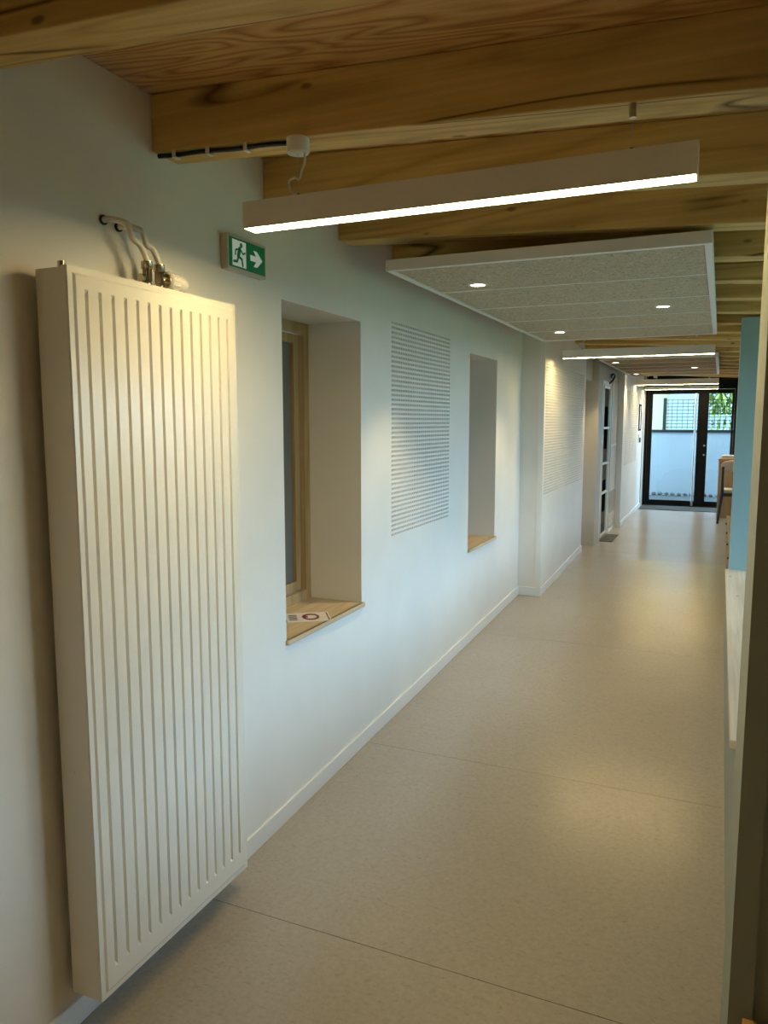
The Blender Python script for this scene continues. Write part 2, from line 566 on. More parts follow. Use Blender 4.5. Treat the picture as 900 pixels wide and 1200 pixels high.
WIN1 = (2.632, 3.352, 0.632, 2.026)
WIN2 = (5.097, 5.795, 0.627, 2.017)
PERF1 = (3.727, 3.727 + 38 * .025, 0.928, 0.928 + 46 * .025)
PERF2 = (6.655, 6.655 + 80 * .025, 0.905, 0.905 + 46 * .025)
PERF3 = (11.27, 11.27 + 68 * .025, 0.925, 0.925 + 43 * .025)
X2, X2B, X3 = -1.4, -1.33, -1.24
tag(wall_with_holes('wall_left', -1.95, XL, Y0, 6.6, -0.5, 2.516, [WIN1, WIN2, PERF1], M['wall']),
    'white painted wall with two deep window niches and a perforated panel', kind='structure')
tag(wall_with_holes('wall_left_middle', -1.95, X2, 6.6, 8.76, -0.2, 2.505, [PERF2], M['wall']),
    'white wall section standing proud, with a wide perforated panel', kind='structure')
DOOR2 = (9.60, 10.40, -0.1, 2.05)
tag(wall_with_holes('wall_left_recess', -1.95, X2B, 9.25, 11.03, -0.2, 2.50, [DOOR2], M['greywall']),
    'warm grey wall section around the white glazed door', kind='structure')
box('wall_left_niche', M['wall'], -1.95, -1.62, 8.76, 9.25, -0.2, 2.515)['kind'] = 'structure'
box('wall_left_lintel', M['greywall'], -1.62, X2, 8.76, 9.25, 2.02, 2.503)['kind'] = 'structure'  # grey carries the shaded tone of the lintel
tag(wall_with_holes('wall_left_far', -1.95, X3, 11.03, 13.86, -0.2, 2.495, [PERF3], M['wall']),
    'white wall section with perforated panel beside the glazed exit', kind='structure')
box('wall_left_end', M['greywall'], -1.95, X3 + 0.012, 13.86, Y1 + 0.06, -0.2, 2.49)['kind'] = 'structure'
box('wall_back', M['wall'], -1.95, 0.75, Y0 - 0.12, Y0, -0.5, 2.53)['kind'] = 'structure'
# corner bead on the proud section
box('trim_1', M['trimwhite'], X2 - 0.045, X2 + 0.002, 6.590, 6.6, 0.085, 2.34)['kind'] = 'structure'

# right-hand side: pier, parapet, side room
box('wall_right', M['greywall'], 0.60, 0.75, Y0, 1.64, -0.5, 2.39)['kind'] = 'structure'
pier = MB().box(0.072, 0.118, 1.62, 2.0, -0.3, 2.262)
pier.box(0.118, XR, 1.645, 2.0, -0.3, 2.255)
tag(pier.build('wall_right_pier', M['greengrey']), 'dark grey-green pier ending the right wall', kind='structure')
low = MB().hexa([(0.092, 2.0, zf(2.0) - .1), (0.30, 2.0, zf(2.0) - .1), (0.30, 6.0, -0.1), (0.092, 6.0, -0.1)],
                [(0.092, 2.0, 0.455), (0.30, 2.0, 0.455), (0.30, 6.0, 0.455), (0.092, 6.0, 0.455)])
tag(low.build('wall_right_parapet', M['greengrey']), 'low grey-green parapet wall under the wooden ledge', kind='structure')
tag(box('wall_right_teal', M['teal'], 0.10, 0.70, 5.96, 6.14, -0.2, 2.27), 'teal painted wall end standing on the wooden ledge', kind='structure')
WR = [(y, y + 1.5, 0.45, 1.98) for y in (2.25, 3.95, 5.65, 12.45)]
tag(wall_with_holes('wall_right_windows', XR, XR + 0.25, 1.64, Y1 + .1, -0.4, zc(XR) - 0.01, WR, M['wall']), 'white outer wall of the side room pierced by windows', kind='structure')
for i, (a, b, c, d) in enumerate(WR):
    w = thing('window_%d' % (i + 3), (XR + 0.15, (a + b) / 2, c), 'timber framed window of the side room', kind='structure')
    f = MB()
    for (p, q, r_, s_) in ((a, a + .06, c, d), (b - .06, b, c, d), (a + .06, b - .06, c, c + .06), (a + .06, b - .06, d - .06, d)):
        f.box(XR + .12, XR + .18, p, q, r_, s_)
    f.build('window_frame', M['frame_wood'], w)
    box('pane', M['glass'], XR + .145, XR + .155, a + .06, b - .06, c + .06, d - .06, w)
    portal('daylight_portal', (XR + 0.27, (a + b) / 2, (c + d) / 2), (0, R(90), 0), d - c, b - a)

# end wall around the glazed door
box('wall_end_header', M['alu_black'], X3 + .013, 0.95, Y1, Y1 + 0.12, 2.262, 2.495)['kind'] = 'structure'
box('wall_end', M['wall'], 0.95, XR, Y1, Y1 + 0.12, -0.2, 2.33)['kind'] = 'structure'

# ------------------------------------------------------------------ baseboards
def skirting(name, x, ya, yb, h=0.078, th=0.012):
    ys = [ya] + ([KNEE] if ya < KNEE < yb else []) + [yb]
    mb = MB()
    for a, b in zip(ys[:-1], ys[1:]):
        mb.hexa([(x, a, zf(a)), (x + th, a, zf(a)), (x + th, b, zf(b)), (x, b, zf(b))],
                [(x, a, zf(a) + h), (x + th, a, zf(a) + h), (x + th, b, zf(b) + h), (x, b, zf(b) + h)])
    o = mb.build(name, M['trimwhite'], bevel=0.003)
    o['kind'] = 'structure'
    return o
skirting('baseboard_left', XL, Y0, 6.588)
skirting('baseboard_left_middle', X2, 6.6, 8.76)
skirting('baseboard_left_far', X3, 11.03, 13.86)
box('baseboard_left_return', M['trimwhite'], XL, X2 + .012, 6.588, 6.6, zf(6.59), zf(6.6) + 0.078, bevel=0.002)['kind'] = 'structure'
skirting('baseboard_left_recess', X2B, 10.42, 11.03, h=0.05)
box('baseboard_left_niche', M['greywall'], X2 - .2, X2B, 9.238, 9.25, 0.07, 0.12)['kind'] = 'structure'

# ------------------------------------------------------------------ perforated panels
def perforated(rect, x, label):
    ya, yb, za, zb = rect
    t = thing('perforated_panel', (x, (ya + yb) / 2, za), label, 'acoustic panel', 'perforated wall panels')
    p, h, th = 0.025, 0.0064, 0.013
    ny, nz = round((yb - ya) / p), round((zb - za) / p)
    V, Fc = [], []
    for i in range(ny):
        for j in range(nz):
            cy, cz = ya + (i + .5) * p, za + (j + .5) * p
            o = len(V)
            for xx, e in ((x, p / 2), (x, h), (x - th, h)):
                for sy, sz in ((-1, -1), (1, -1), (1, 1), (-1, 1)):
                    V.append((xx, cy + sy * e, cz + sz * e))
            for k in range(4):
                k2 = (k + 1) % 4
                Fc.append((o + k, o + k2, o + 4 + k2, o + 4 + k))
                Fc.append((o + 4 + k, o + 4 + k2, o + 8 + k2, o + 8 + k))
    mb = MB()
    mb.v, mb.f, mb.sm = V, Fc, [False] * len(Fc)
    mb.build('perforated_plate', M['wall'], t)
    box('backing_felt', M['felt'], x - 0.05, x - 0.014, ya, yb, za, zb, t)
    return t
perforated(PERF1, XL, 'white perforated panel flush in the wall between the two window niches')
perforated(PERF2, X2, 'wide white perforated panel on the proud wall section past the second niche')
perforated(PERF3, X3, 'white perforated panel on the wall beside the glazed exit door')

# ------------------------------------------------------------------ window niches in the left wall
def niche(n, rect, label):
    a, b, c, d = rect
    t = thing('window_%d' % n, (XL - .30, (a + b) / 2, c), label, kind='structure')
    xf = -1.93
    # boards of the sill, glued up, with a slightly overhanging nose
    nb = 3
    wd = (XL + 0.014 - (xf - 0.0)) / nb
    for k in range(nb):
        x0 = xf + k * wd
        x1 = x0 + wd - 0.0008
        last = k == nb - 1
        box('sill_board', M['sill'], x0, x1, a + .001 if not last else a - 0.0, b - .001 if not last else b + 0.012 if False else b - .001, c, c + 0.022, t, 0.0015)
    # the nose runs a little past the opening
    box('sill_nose', M['sill'], XL + 0.0005, XL + 0.016, a - .006, b + 0.012, c, c + 0.022, t, 0.003)
    zb, zt = c + 0.022, d
    fr = MB()
    wf = 0.05
    for (p, q, r_, s_) in ((a, a + wf, zb, zt), (b - wf, b, zb, zt), (a + wf, b - wf, zb, zb + wf), (a + wf, b - wf, zt - wf, zt)):
        fr.box(xf - .01, xf + .045, p, q, r_, s_)
    fr.build('window_frame', M['frame_wood'], t, 0.002)
    sa = MB()
    g = wf + 0.004
    ws = 0.045
    for (p, q, r_, s_) in ((a + g, a + g + ws, zb + g, zt - g), (b - g - ws, b - g, zb + g, zt - g), (a + g + ws, b - g - ws, zb + g, zb + g + ws), (a + g + ws, b - g - ws, zt - g - ws, zt - g)):
        sa.box(xf - .012, xf + .018, p, q, r_, s_)
    sa.build('window_sash', M['frame_wood'], t, 0.002)
    box('pane', M['dim_pane'], xf - .006, xf, a + g + ws, b - g - ws, zb + g + ws, zt - g - ws, t)
    return t
niche(1, WIN1, 'deep window niche with timber frame and leaflet on its sill')
niche(2, WIN2, 'narrow looking deep window niche past the perforated panel')

# ------------------------------------------------------------------ ceiling beams
BY0, PITCH_B, BW = 1.905, 0.61, 0.12
for k in range(-10, 21):
    y = BY0 + PITCH_B * k
    if k == -1: y = 1.215
    if y + BW > Y1 - 0.02: break
    ym = y + BW
    xs = XL
    if ym > 6.59: xs = X2
    if ym > 9.24: xs = X2B
    if ym > 11.02: xs = X3
    if 8.6 < y < 9.25: xs = X2
    x0, x1 = xs + 0.001, XR - 0.002
    if y < 1.64: x1 = 0.598
    if 1.5 < y < 2.05: x1 = XR - 0.002
    mb = MB()
    mb.hexa([(x0, y, zc(x0) - BEAM_H), (x1, y, zc(x1) - BEAM_H), (x1, ym, zc(x1) - BEAM_H), (x0, ym, zc(x0) - BEAM_H)],
            [(x0, y, zc(x0) - .0005), (x1, y, zc(x1) - .0005), (x1, ym, zc(x1) - .0005), (x0, ym, zc(x0) - .0005)])
    o = mb.build('ceiling_beam', M['beam'], bevel=0.004)
    if k == 0:
        tag(o, 'spruce ceiling beam with a black cable clipped under it and a white lamp rose', 'beam', 'ceiling beams')
    else:
        tag(o, 'plain spruce ceiling beam spanning the corridor', 'beam', 'ceiling beams')

# ------------------------------------------------------------------ radiator
def radiator():
    ya, yb, za, zb = 1.432, 2.135, -0.030, 1.930
    xb, xf = -1.578, -1.470
    t = thing('radiator', (XL + .06, (ya + yb) / 2, za), 'tall cream white ribbed panel radiator hung on the wall', 'radiator')
    # front plate with pressed grooves
    N = 14
    c0, c1 = 1.487, 2.083
    gz0, gz1 = 0.045, 1.878
    hw, bw, dp, es = 0.0058, 0.0028, 0.0100, 0.012
    pit = (c1 - c0) / (N - 1)
    rim, rs = 0.016, 0.006
    iy0, iy1, iz0, iz1 = ya + rim + rs, yb - rim - rs, za + rim + rs, zb - rim - rs
    mb = MB()
    xr = xf - 0.0045      # rim is a little lower than the plate
    def q(a, b, c, d): mb.add([a, b, c, d], [(0, 1, 2, 3)])
    def rect(x, p, r_, z0, z1): q((x, p, z0), (x, r_, z0), (x, r_, z1), (x, p, z1))
    # rim frame and its bevel
    o_ = [(ya, za), (yb, za), (yb, zb), (ya, zb)]
    m_ = [(ya + rim, za + rim), (yb - rim, za + rim), (yb - rim, zb - rim), (ya + rim, zb - rim)]
    i_ = [(iy0, iz0), (iy1, iz0), (iy1, iz1), (iy0, iz1)]
    for k in range(4):
        k2 = (k + 1) % 4
        q((xr, *o_[k]), (xr, *o_[k2]), (xr, *m_[k2]), (xr, *m_[k]))
        q((xr, *m_[k]), (xr, *m_[k2]), (xf, *i_[k2]), (xf, *i_[k]))
        q((xr - .022, *o_[k]), (xr - .022, *o_[k2]), (xr, *o_[k2]), (xr, *o_[k]))
    y = iy0
    for k in range(N):
        c = c0 + k * pit
        rect(xf, y, c - hw, iz0, iz1)
        rect(xf, c - hw, c + hw, iz0, gz0)
        rect(xf, c - hw, c + hw, gz1, iz1)
        xi = xf - dp
        rect(xi, c - bw, c + bw, gz0 + es, gz1 - es)
        q((xf, c - hw, gz0), (xi, c - bw, gz0 + es), (xi, c - bw, gz1 - es), (xf, c - hw, gz1))
        q((xi, c + bw, gz0 + es), (xf, c + hw, gz0), (xf, c + hw, gz1), (xi, c + bw, gz1 - es))
        q((xf, c - hw, gz0), (xf, c + hw, gz0), (xi, c + bw, gz0 + es), (xi, c - bw, gz0 + es))
        q((xi, c - bw, gz1 - es), (xi, c + bw, gz1 - es), (xf, c + hw, gz1), (xf, c - hw, gz1))
        y = c + hw
    rect(xf, y, iy1, iz0, iz1)
    mb.build('front_panel', M['enamel'], t)
    # back plate, side covers, top grille
    box('back_panel', M['enamel'], xb, xb + .016, ya + .01, yb - .01, za + .01, zb - .01, t)
    for (p, r_) in ((ya - 0.001, ya + .0012), (yb - .0012, yb + 0.001)):
        s = box('side_cover', M['enamel'], xb, xr - .003, p, r_, za + .002, zb - .004, t)
    for zz in (za + .06, 0.62, zb - .06):
        MB().cyl((xb + .045, ya - .003, zz), (xb + .045, ya - .0005, zz), 0.004, 10).build('side_screw', M['enamel'], t)
    g = box('top_grille', M['enamel'], xb, xr - .022, ya, yb, zb - .012, zb - .008, t)
    for k in range(30):
        yy = ya + .03 + k * (yb - ya - .06) / 29
        if 1.74 < yy < 1.88: continue
        box('grille_bar', M['enamel'], xb + .014, xr - .03, yy, yy + .008, zb - .008, zb - .003, g)
    box('bottom_cover', M['enamel'], xb, xr - .022, ya + .002, yb - .002, za, za + .004, t)
    # air vent plug
    MB().cyl((xr - .03, ya + .012, zb - .008), (xr - .03, ya + .012, zb + .012), 0.009, 12).build('vent_plug', M['brass'], t)
    # wall brackets
    for yy in (ya + .12, yb - .12):
        for zz in (0.2, 1.7):
            box('wall_bracket', M['white_metal'], XL + .0005, xb, yy, yy + .03, zz, zz + .05, t)
    return t
radiator()

# valves and pipes above the radiator
def bez(pts, n=10):
    """Catmull-Rom through the points"""
    P = [Vector(p) for p in pts]
    P = [P[0] * 2 - P[1]] + P + [P[-1] * 2 - P[-2]]
    out = []
    for i in range(1, len(P) - 2):
        for k in range(n):
            s = k / n
            a, b, c, d = P[i - 1], P[i], P[i + 1], P[i + 2]
            out.append(0.5 * ((2 * b) + (c - a) * s + (2 * a - 5 * b + 4 * c - d) * s * s + (3 * b - a - 3 * c + d) * s ** 3))
    out.append(P[-2])
    return out
vx = -1.525
def valve(y, ywall, zwall, label, head):
    t = thing('radiator_valve', (vx, y, 1.925), label, 'valve', 'radiator valves')
    xw = XL + 0.001
    MB().tube(bez([(xw, ywall, zwall), (xw + .020, ywall, zwall), (xw + .042, ywall + .022, zwall - .002), (vx - .018, ywall + .036, zwall - .012),
                   (vx - .010, ywall + .044, zwall - .045), (vx - .004, y - .022, 2.046), (vx, y - .004, 2.016), (vx, y, 1.995)]), 0.0090, 10).build('pipe', M['white_plastic'], t)
    MB().cyl((xw, ywall, zwall), (xw + .006, ywall, zwall), 0.0135, 16).build('wall_rosette', M['black'], t)
    v = MB().tube([(vx, y, 1.9275), (vx, y, 1.934), (vx, y, 1.934), (vx, y, 1.950), (vx, y, 1.950), (vx, y, 1.984), (vx, y, 1.984), (vx, y, 2.004)],
                  [0.014, 0.014, 0.011, 0.011, 0.0135, 0.0135, 0.0165, 0.0165], 12)
    v.build('valve_body', M['brass'], t)
    if head:
        MB().tube([(vx, y, 1.963), (vx, y + .022, 1.963), (vx, y + .022, 1.963), (vx, y + .030, 1.963)], [0.010, 0.010, 0.021, 0.021], 14).build('union_nut', M['brass'], t)
        h = MB().tube([(vx, y + .026, 1.963), (vx, y + .030, 1.963), (vx, y + .034, 1.963), (vx, y + .064, 1.963), (vx, y + .066, 1.963), (vx, y + .072, 1.963), (vx, y + .074, 1.963), (vx, y + .104, 1.963), (vx, y + .109, 1.963)],
                      [0.022, 0.027, 0.029, 0.029, 0.026, 0.026, 0.027, 0.024, 0.017], 20)
        hd = h.build('thermostat_head', M['white_plastic'], t)
        rb = MB()
        for k in range(14):
            a = 2 * math.pi * k / 14
            cx_, cz_ = vx + 0.0295 * math.cos(a), 1.963 + 0.0295 * math.sin(a)
            rb.cyl((cx_, y + .036, cz_), (cx_, y + .062, cz_), 0.0018, 5)
        rb.build('grip_ribs', M['white_plastic'], hd)['kind'] = 'stuff'
    else:
        MB().tube([(vx, y, 1.955), (vx, y - .020, 1.955), (vx, y - .020, 1.955), (vx, y - .030, 1.955)], [0.009, 0.009, 0.012, 0.012], 12).build('lockshield_cap', M['brass'], t)
valve(1.778, 1.690, 2.106, 'plain brass radiator valve with bent white pipe next to dark wall hole', False)
valve(1.830, 1.748, 2.100, 'radiator valve with ribbed white thermostat head and bent pipe', True)

# ------------------------------------------------------------------ exit sign
def exit_sign():
    ya, yb, za, zb = 2.238, 2.478, 2.072, 2.192
    x0, x1 = XL, XL + 0.030
    t = thing('exit_sign', (XL + .02, (ya + yb) / 2, za), 'green and white emergency exit sign with running man and arrow', 'exit sign')
    box('case', M['sign_case'], x0, x1, ya, yb, za, zb, t, 0.003)
    xs = x1 + 0.0004
    u0, u1, w0, w1 = ya + .008, yb - .008, za + .010, zb - .010
    def P(u, w, x=xs): return (x, u0 + u * (u1 - u0), w0 + w * (w1 - w0))
    def pg(name, m, pts, lift, th=0.0006, par=None):
        q = MB().poly([P(u, w, xs + lift) for u, w in pts], (th, 0, 0))
        return q
    pg('', None, [(0, 0), (1, 0), (1, 1), (0, 1)], 0).build('green_face', M['sign_green'], t)
    pg('', None, [(0.08, .06), (.45, .06), (.45, .94), (0.08, .94)], .0008).build('doorway_pictogram', M['sign_white'], t)
    A = (u1 - u0) / (w1 - w0)
    man = MB()
    def limb(pts, r):
        for (a, b) in zip(pts[:-1], pts[1:]):
            ua, wa, ub, wb = a[0] * A, a[1], b[0] * A, b[1]
            dx, dy = ub - ua, wb - wa
            L = math.hypot(dx, dy)
            nx, ny = -dy / L * r, dx / L * r
            man.poly([P((ua + nx) / A, wa + ny, xs + .0016), (P((ua - nx) / A, wa - ny, xs + .0016)), P((ub - nx) / A, wb - ny, xs + .0016), P((ub + nx) / A, wb + ny, xs + .0016)][::-1], (0.0005, 0, 0))
        for p_ in pts:
            man.poly([P((p_[0] * A + r * math.cos(k * math.pi / 4)) / A, p_[1] + r * math.sin(k * math.pi / 4), xs + .0016) for k in range(8)], (0.0005, 0, 0))
    man.poly([P((0.315 * A + .085 * math.cos(k * math.pi / 6)) / A, .80 + .085 * math.sin(k * math.pi / 6), xs + .0016) for k in range(12)], (0.0005, 0, 0))
    limb([(0.275, .66), (0.235, .42)], .085)
    limb([(0.29, .66), (.36, .52), (.42, .58)], .032)
    limb([(0.26, .66), (.165, .60), (.155, .44)], .032)
    limb([(0.245, .40), (.33, .33), (.35, .12)], .045)
    limb([(0.235, .40), (.20, .22), (.11, .20)], .045)
    man.build('running_man_pictogram', M['sign_green'], t)
    ar = [(.57, .40), (.74, .40), (.66, .22), (.76, .22), (.92, .5), (.76, .78), (.66, .78), (.74, .60), (.57, .60)]
    pg('', None, ar, .0008).build('arrow_pictogram', M['sign_white'], t)
exit_sign()

# ------------------------------------------------------------------ leaflet on the first sill
def leaflet():
    z = WIN1[2] + 0.0225
    cx_, cy_ = -1.703, 2.985
    t = thing('leaflet', (cx_, cy_, z), 'pale leaflet with a dark red oval lying on the window sill', 'leaflet')
    L, Wd = 0.210, 0.160
    ca, sa = math.cos(R(35)), math.sin(R(35))
    def P(u, v, dz=0.0): return (cx_ + u * L * ca - v * Wd * sa, cy_ + u * L * sa + v * Wd * ca, z + dz)
    def flat(pts, dz, th): return MB().poly([P(u, v, dz) for u, v in pts], (0, 0, th))
    flat([(-.5, -.5), (.5, -.5), (.5, .5), (-.5, .5)], 0, 0.0012).build('sheet', M['paper'], t)
    ring = MB()
    n = 28
    for k in range(n):
        a, b = 2 * math.pi * k / n, 2 * math.pi * (k + 1) / n
        ring.poly([P(.08 + .19 * math.cos(a), .36 * math.sin(a), .0014), P(.08 + .19 * math.cos(b), .36 * math.sin(b), .0014), P(.08 + .135 * math.cos(b), .20 * math.sin(b), .0014), P(.08 + .135 * math.cos(a), .20 * math.sin(a), .0014)][::-1], (0, 0, .0003))
    ring.build('oval_print', M['ink_red'], t)
    flat([(-.5, -.5), (-.46, -.5), (-.46, .5), (-.5, .5)], .0014, .0003).build('edge_print', M['ink_red'], t)
    flat([(.44, -.42), (.47, -.42), (.47, .42), (.44, .42)], .0014, .0003).build('edge_print', M['ink_red'], t)
    flat([(-.06, -.07), (.02, -.07), (.02, .10), (-.06, .10)], .0014, .0003).build('figure_print', M['ink_red'], t)
    for k in range(4):
        flat([(-.40, -.30 + k * .16), (-.22, -.30 + k * .16), (-.22, -.21 + k * .16), (-.40, -.21 + k * .16)], .0014, .0003).build('text_print', M['ink_blue'], t)
leaflet()

# ------------------------------------------------------------------ pendant strip lights
def pendant(y, xa, xb_, zb, label, h=0.072, d=0.062, cord=True, drop=True):
    t = thing('pendant_light', ((xa + xb_) / 2, y, zb), label, 'light', 'hanging strip lights')
    b = MB()
    yf, yk = y - d / 2, y + d / 2
    b.box(xa, xb_, yf, yf + .003, zb, zb + h)
    b.box(xa, xb_, yk - .003, yk, zb, zb + h)
    b.box(xa, xb_, yf + .003, yk - .003, zb + h - .003, zb + h)
    b.box(xa, xa + .003, yf + .003, yk - .003, zb, zb + h - .003)
    b.box(xb_ - .003, xb_, yf + .003, yk - .003, zb, zb + h - .003)
    b.build('housing', M['white_metal'], t)
    box('led_diffuser', M['led'], xa + .004, xb_ - .004, yf + .004, yk - .004, zb + .0008, zb + .004, t)
    for k, x in enumerate((xa + .165, xb_ - .145)):
        top = zc(x) - BEAM_H
        MB().cyl((x, y, zb + h), (x, y, top - .045 if not (k == 0 and cord) else top - .03), 0.0008, 6).build('suspension_wire', M['steel'], t)
        MB().cyl((x, y, zb + h), (x, y, zb + h + .012), 0.004, 8).build('wire_ferrule', M['brass'], t)
        if k == 1 or not cord:
            MB().cyl((x, y, top - .032), (x, y, top - .001), 0.0085, 12).build('wire_gripper', M['steel'], t)
    if cord:
        x = xa + .165
        top = zc(x) - BEAM_H
        r = MB().tube([(x, y, top - .040), (x, y, top - .040), (x, y, top - .036), (x, y, top - .0005)], [0.001, 0.029, 0.0315, 0.0315], 24)
        r.build('ceiling_rose', M['white_plastic'], t)
        zt = top - .036
        z0 = zb + h
        MB().tube(bez([(x + .022, y, zt), (x + .020, y, zt - .03), (x + .012, y, z0 + .62 * (zt - z0)), (x + .002, y, z0 + .42 * (zt - z0)), (x - .012, y, z0 + .46 * (zt - z0)),
                       (x - .030, y, z0 + .40 * (zt - z0)), (x - .026, y, z0 + .22 * (zt - z0)), (x - .006, y, z0 + .06 * (zt - z0)), (x + .002, y, z0)]), 0.0032, 8).build('supply_cord', M['white_plastic'], t)
    return t
pendant(1.915, -1.268, -0.074, 2.094, 'hanging strip light under the cabled beam, beside the exit sign')
pendant(-3.05, -1.268, -0.074, 2.094, 'hanging strip light at the far back end, behind the radiator')
pendant(6.86, -1.300, -0.072, 2.100, 'hanging strip light between the two acoustic ceiling panels')
pendant(12.45, -1.225, -0.058, 2.105, 'hanging strip light nearer the acoustic panel than the glazed door', h=0.085)
pendant(13.75, -1.215, -0.060, 2.085, 'hanging strip light right in front of the glazed door', h=0.05)

# cable clipped under the first beam
def beam_cable():
    x0, x1 = -1.585, -1.136
    y = BY0 + 0.012
    f = lambda x: zc(x) - BEAM_H - 0.0085
    t = thing('black_cable', (x0, y, f(x0)), 'black cable clipped along the underside of a beam', 'cable')
    n = 10
    MB().tube([(x0 + (x1 - x0) * k / n, y + .004 * math.sin(k * 1.3), f(x0 + (x1 - x0) * k / n)) for k in range(n + 1)], 0.007, 8).build('cable_sheath', M['black'], t)
    for x in (-1.52, -1.40, -1.27):
        c = MB()
        c.box(x - .006, x + .006, y - .013, y - .009, f(x) - .008, f(x) + .0085)
        c.box(x - .006, x + .006, y - .013, y + .010, f(x) - .012, f(x) - .008)
        c.box(x - .006, x + .006, y + .009, y + .013, f(x) - .012, f(x) + .0085)
        c.build('cable_clip', M['white_plastic'], t, 0.001)
beam_cable()

# ------------------------------------------------------------------ acoustic ceiling panels with downlights
def acoustic(xa, xb_, ya, yb, spots, label, board='woodwool'):
    z0, z1 = 2.200, 2.247
    t = thing('acoustic_ceiling_panel', ((xa + xb_) / 2, (ya + yb) / 2, z0), label, 'ceiling panel', 'acoustic ceiling panels')
    fw = 0.028
    f = MB()
    f.box(xa, xb_, ya, ya + fw, z0, z1); f.box(xa, xb_, yb - fw, yb, z0, z1)
    f.box(xa, xa + fw, ya + fw, yb - fw, z0, z1); f.box(xb_ - fw, xb_, ya + fw, yb - fw, z0, z1)
    f.build('frame', M['white_metal'], t, 0.0015)
    nb = 5
    L = (yb - ya - 2 * fw) / nb
    for k in range(nb):
        a = ya + fw + k * L
        box('woodwool_board', M[board], xa + fw + .001, xb_ - fw - .001, a + .004, a + L - .004, z0 + .006, z0 + .031, t, 0.002)
        if k:
            box('joint_strip', M['seam'], xa + fw, xb_ - fw, a - .010, a + .010, z0 + .0030, z0 + .006, t)
    for (x, y) in spots:
        d = MB()
        n = 28
        V, Fc = [], []
        for (r, z) in ((0.048, z0 + .0055), (0.046, z0 + .0015), (0.036, z0 + .0015), (0.034, z0 + .0045)):
            for k in range(n):
                V.append((x + r * math.cos(2 * math.pi * k / n), y + r * math.sin(2 * math.pi * k / n), z))
        for i in range(3):
            for k in range(n):
                Fc.append((i * n + k, i * n + (k + 1) % n, (i + 1) * n + (k + 1) % n, (i + 1) * n + k))
        d.add(V, Fc, True)
        dl = d.build('downlight', M['white_metal'], t)
        MB().poly([(x + .0335 * math.cos(2 * math.pi * k / n), y + .0335 * math.sin(2 * math.pi * k / n), z0 + .0030) for k in range(n)], (0, 0, .001)).build('downlight_lens', M['led_spot'], dl)
        l = bpy.data.lights.new('downlight_lamp', 'SPOT')
        l.energy = SPOT_W
        l.color = (1.0, 0.78, 0.42)
        l.spot_size = R(88)
        l.spot_blend = 0.6
        l.shadow_soft_size = 0.03
        lo = bpy.data.objects.new('downlight_lamp', l)
        COL.objects.link(lo)
        lo.location = Vector((x, y, z0 - .004)) - t.location
        lo.parent = t
    for x in (xa + .12, xb_ - .12):
        for y in (BY0 + PITCH_B * math.ceil((ya + .1 - BY0) / PITCH_B) + .06, BY0 + PITCH_B * math.floor((yb - .2 - BY0) / PITCH_B) + .06):
            MB().cyl((x, y, z1), (x, y, zc(x) - BEAM_H - .001), 0.002, 6).build('hanger', M['steel'], t)
    return t
acoustic(-1.368, -0.060, 3.12, 6.33, [(-1.105, 3.63), (-.335, 4.722), (-1.12, 5.756)], 'white framed wood-wool ceiling panel facing the perforated panel between the niches')
acoustic(-1.232, -0.055, 8.50, 11.66, [(-1.110, 8.95), (-.326, 10.11), (-1.112, 11.20)], 'white framed wood-wool ceiling panel with lamp-tinted boards hanging by the white glazed door', 'woodwool_lamplit')

# ------------------------------------------------------------------ ledge, bench, teal end
lg = thing('wooden_ledge', (0.20, 4.35, 0.455), 'pine ledge board paled for window light, topping the low wall', 'ledge')
for k in range(2):
    box('ledge_board', M['ledge'], 0.078 + k * .135, 0.078 + k * .135 + .134, 2.70, 5.958, 0.456, 0.490, lg, 0.003)
bench = thing('wooden_bench', (0.30, 7.7, zf(7.7)), 'low wooden storage bench past the teal wall end', 'bench')
def ramp_box(name, m, x0, x1, ya, yb, lift, top, par):
    ys = [ya] + ([KNEE] if ya < KNEE < yb else []) + [yb]
    mb = MB()
    for a, b in zip(ys[:-1], ys[1:]):
        mb.hexa([(x0, a, zf(a) + lift), (x1, a, zf(a) + lift), (x1, b, zf(b) + lift), (x0, b, zf(b) + lift)], [(x0, a, top), (x1, a, top), (x1, b, top), (x0, b, top)])
    return mb.build(name, m, par, 0.002)
for k in range(4):
    a = 6.16 + k * .785
    dd = ramp_box('bench_door', M['cabwood'], 0.115, 0.133, a + .003, a + .782, 0.03, 0.475, bench)
    MB().cyl((0.101, a + .70, 0.42), (0.115, a + .70, 0.42), 0.010, 12).build('knob', M['black'], dd)
ramp_box('bench_body', M['cabwood'], 0.134, 0.52, 6.16, 9.30, 0.0, 0.474, bench)
box('bench_top', M['cabwood'], 0.108, 0.53, 6.155, 9.31, 0.476, 0.502, bench, 0.003)

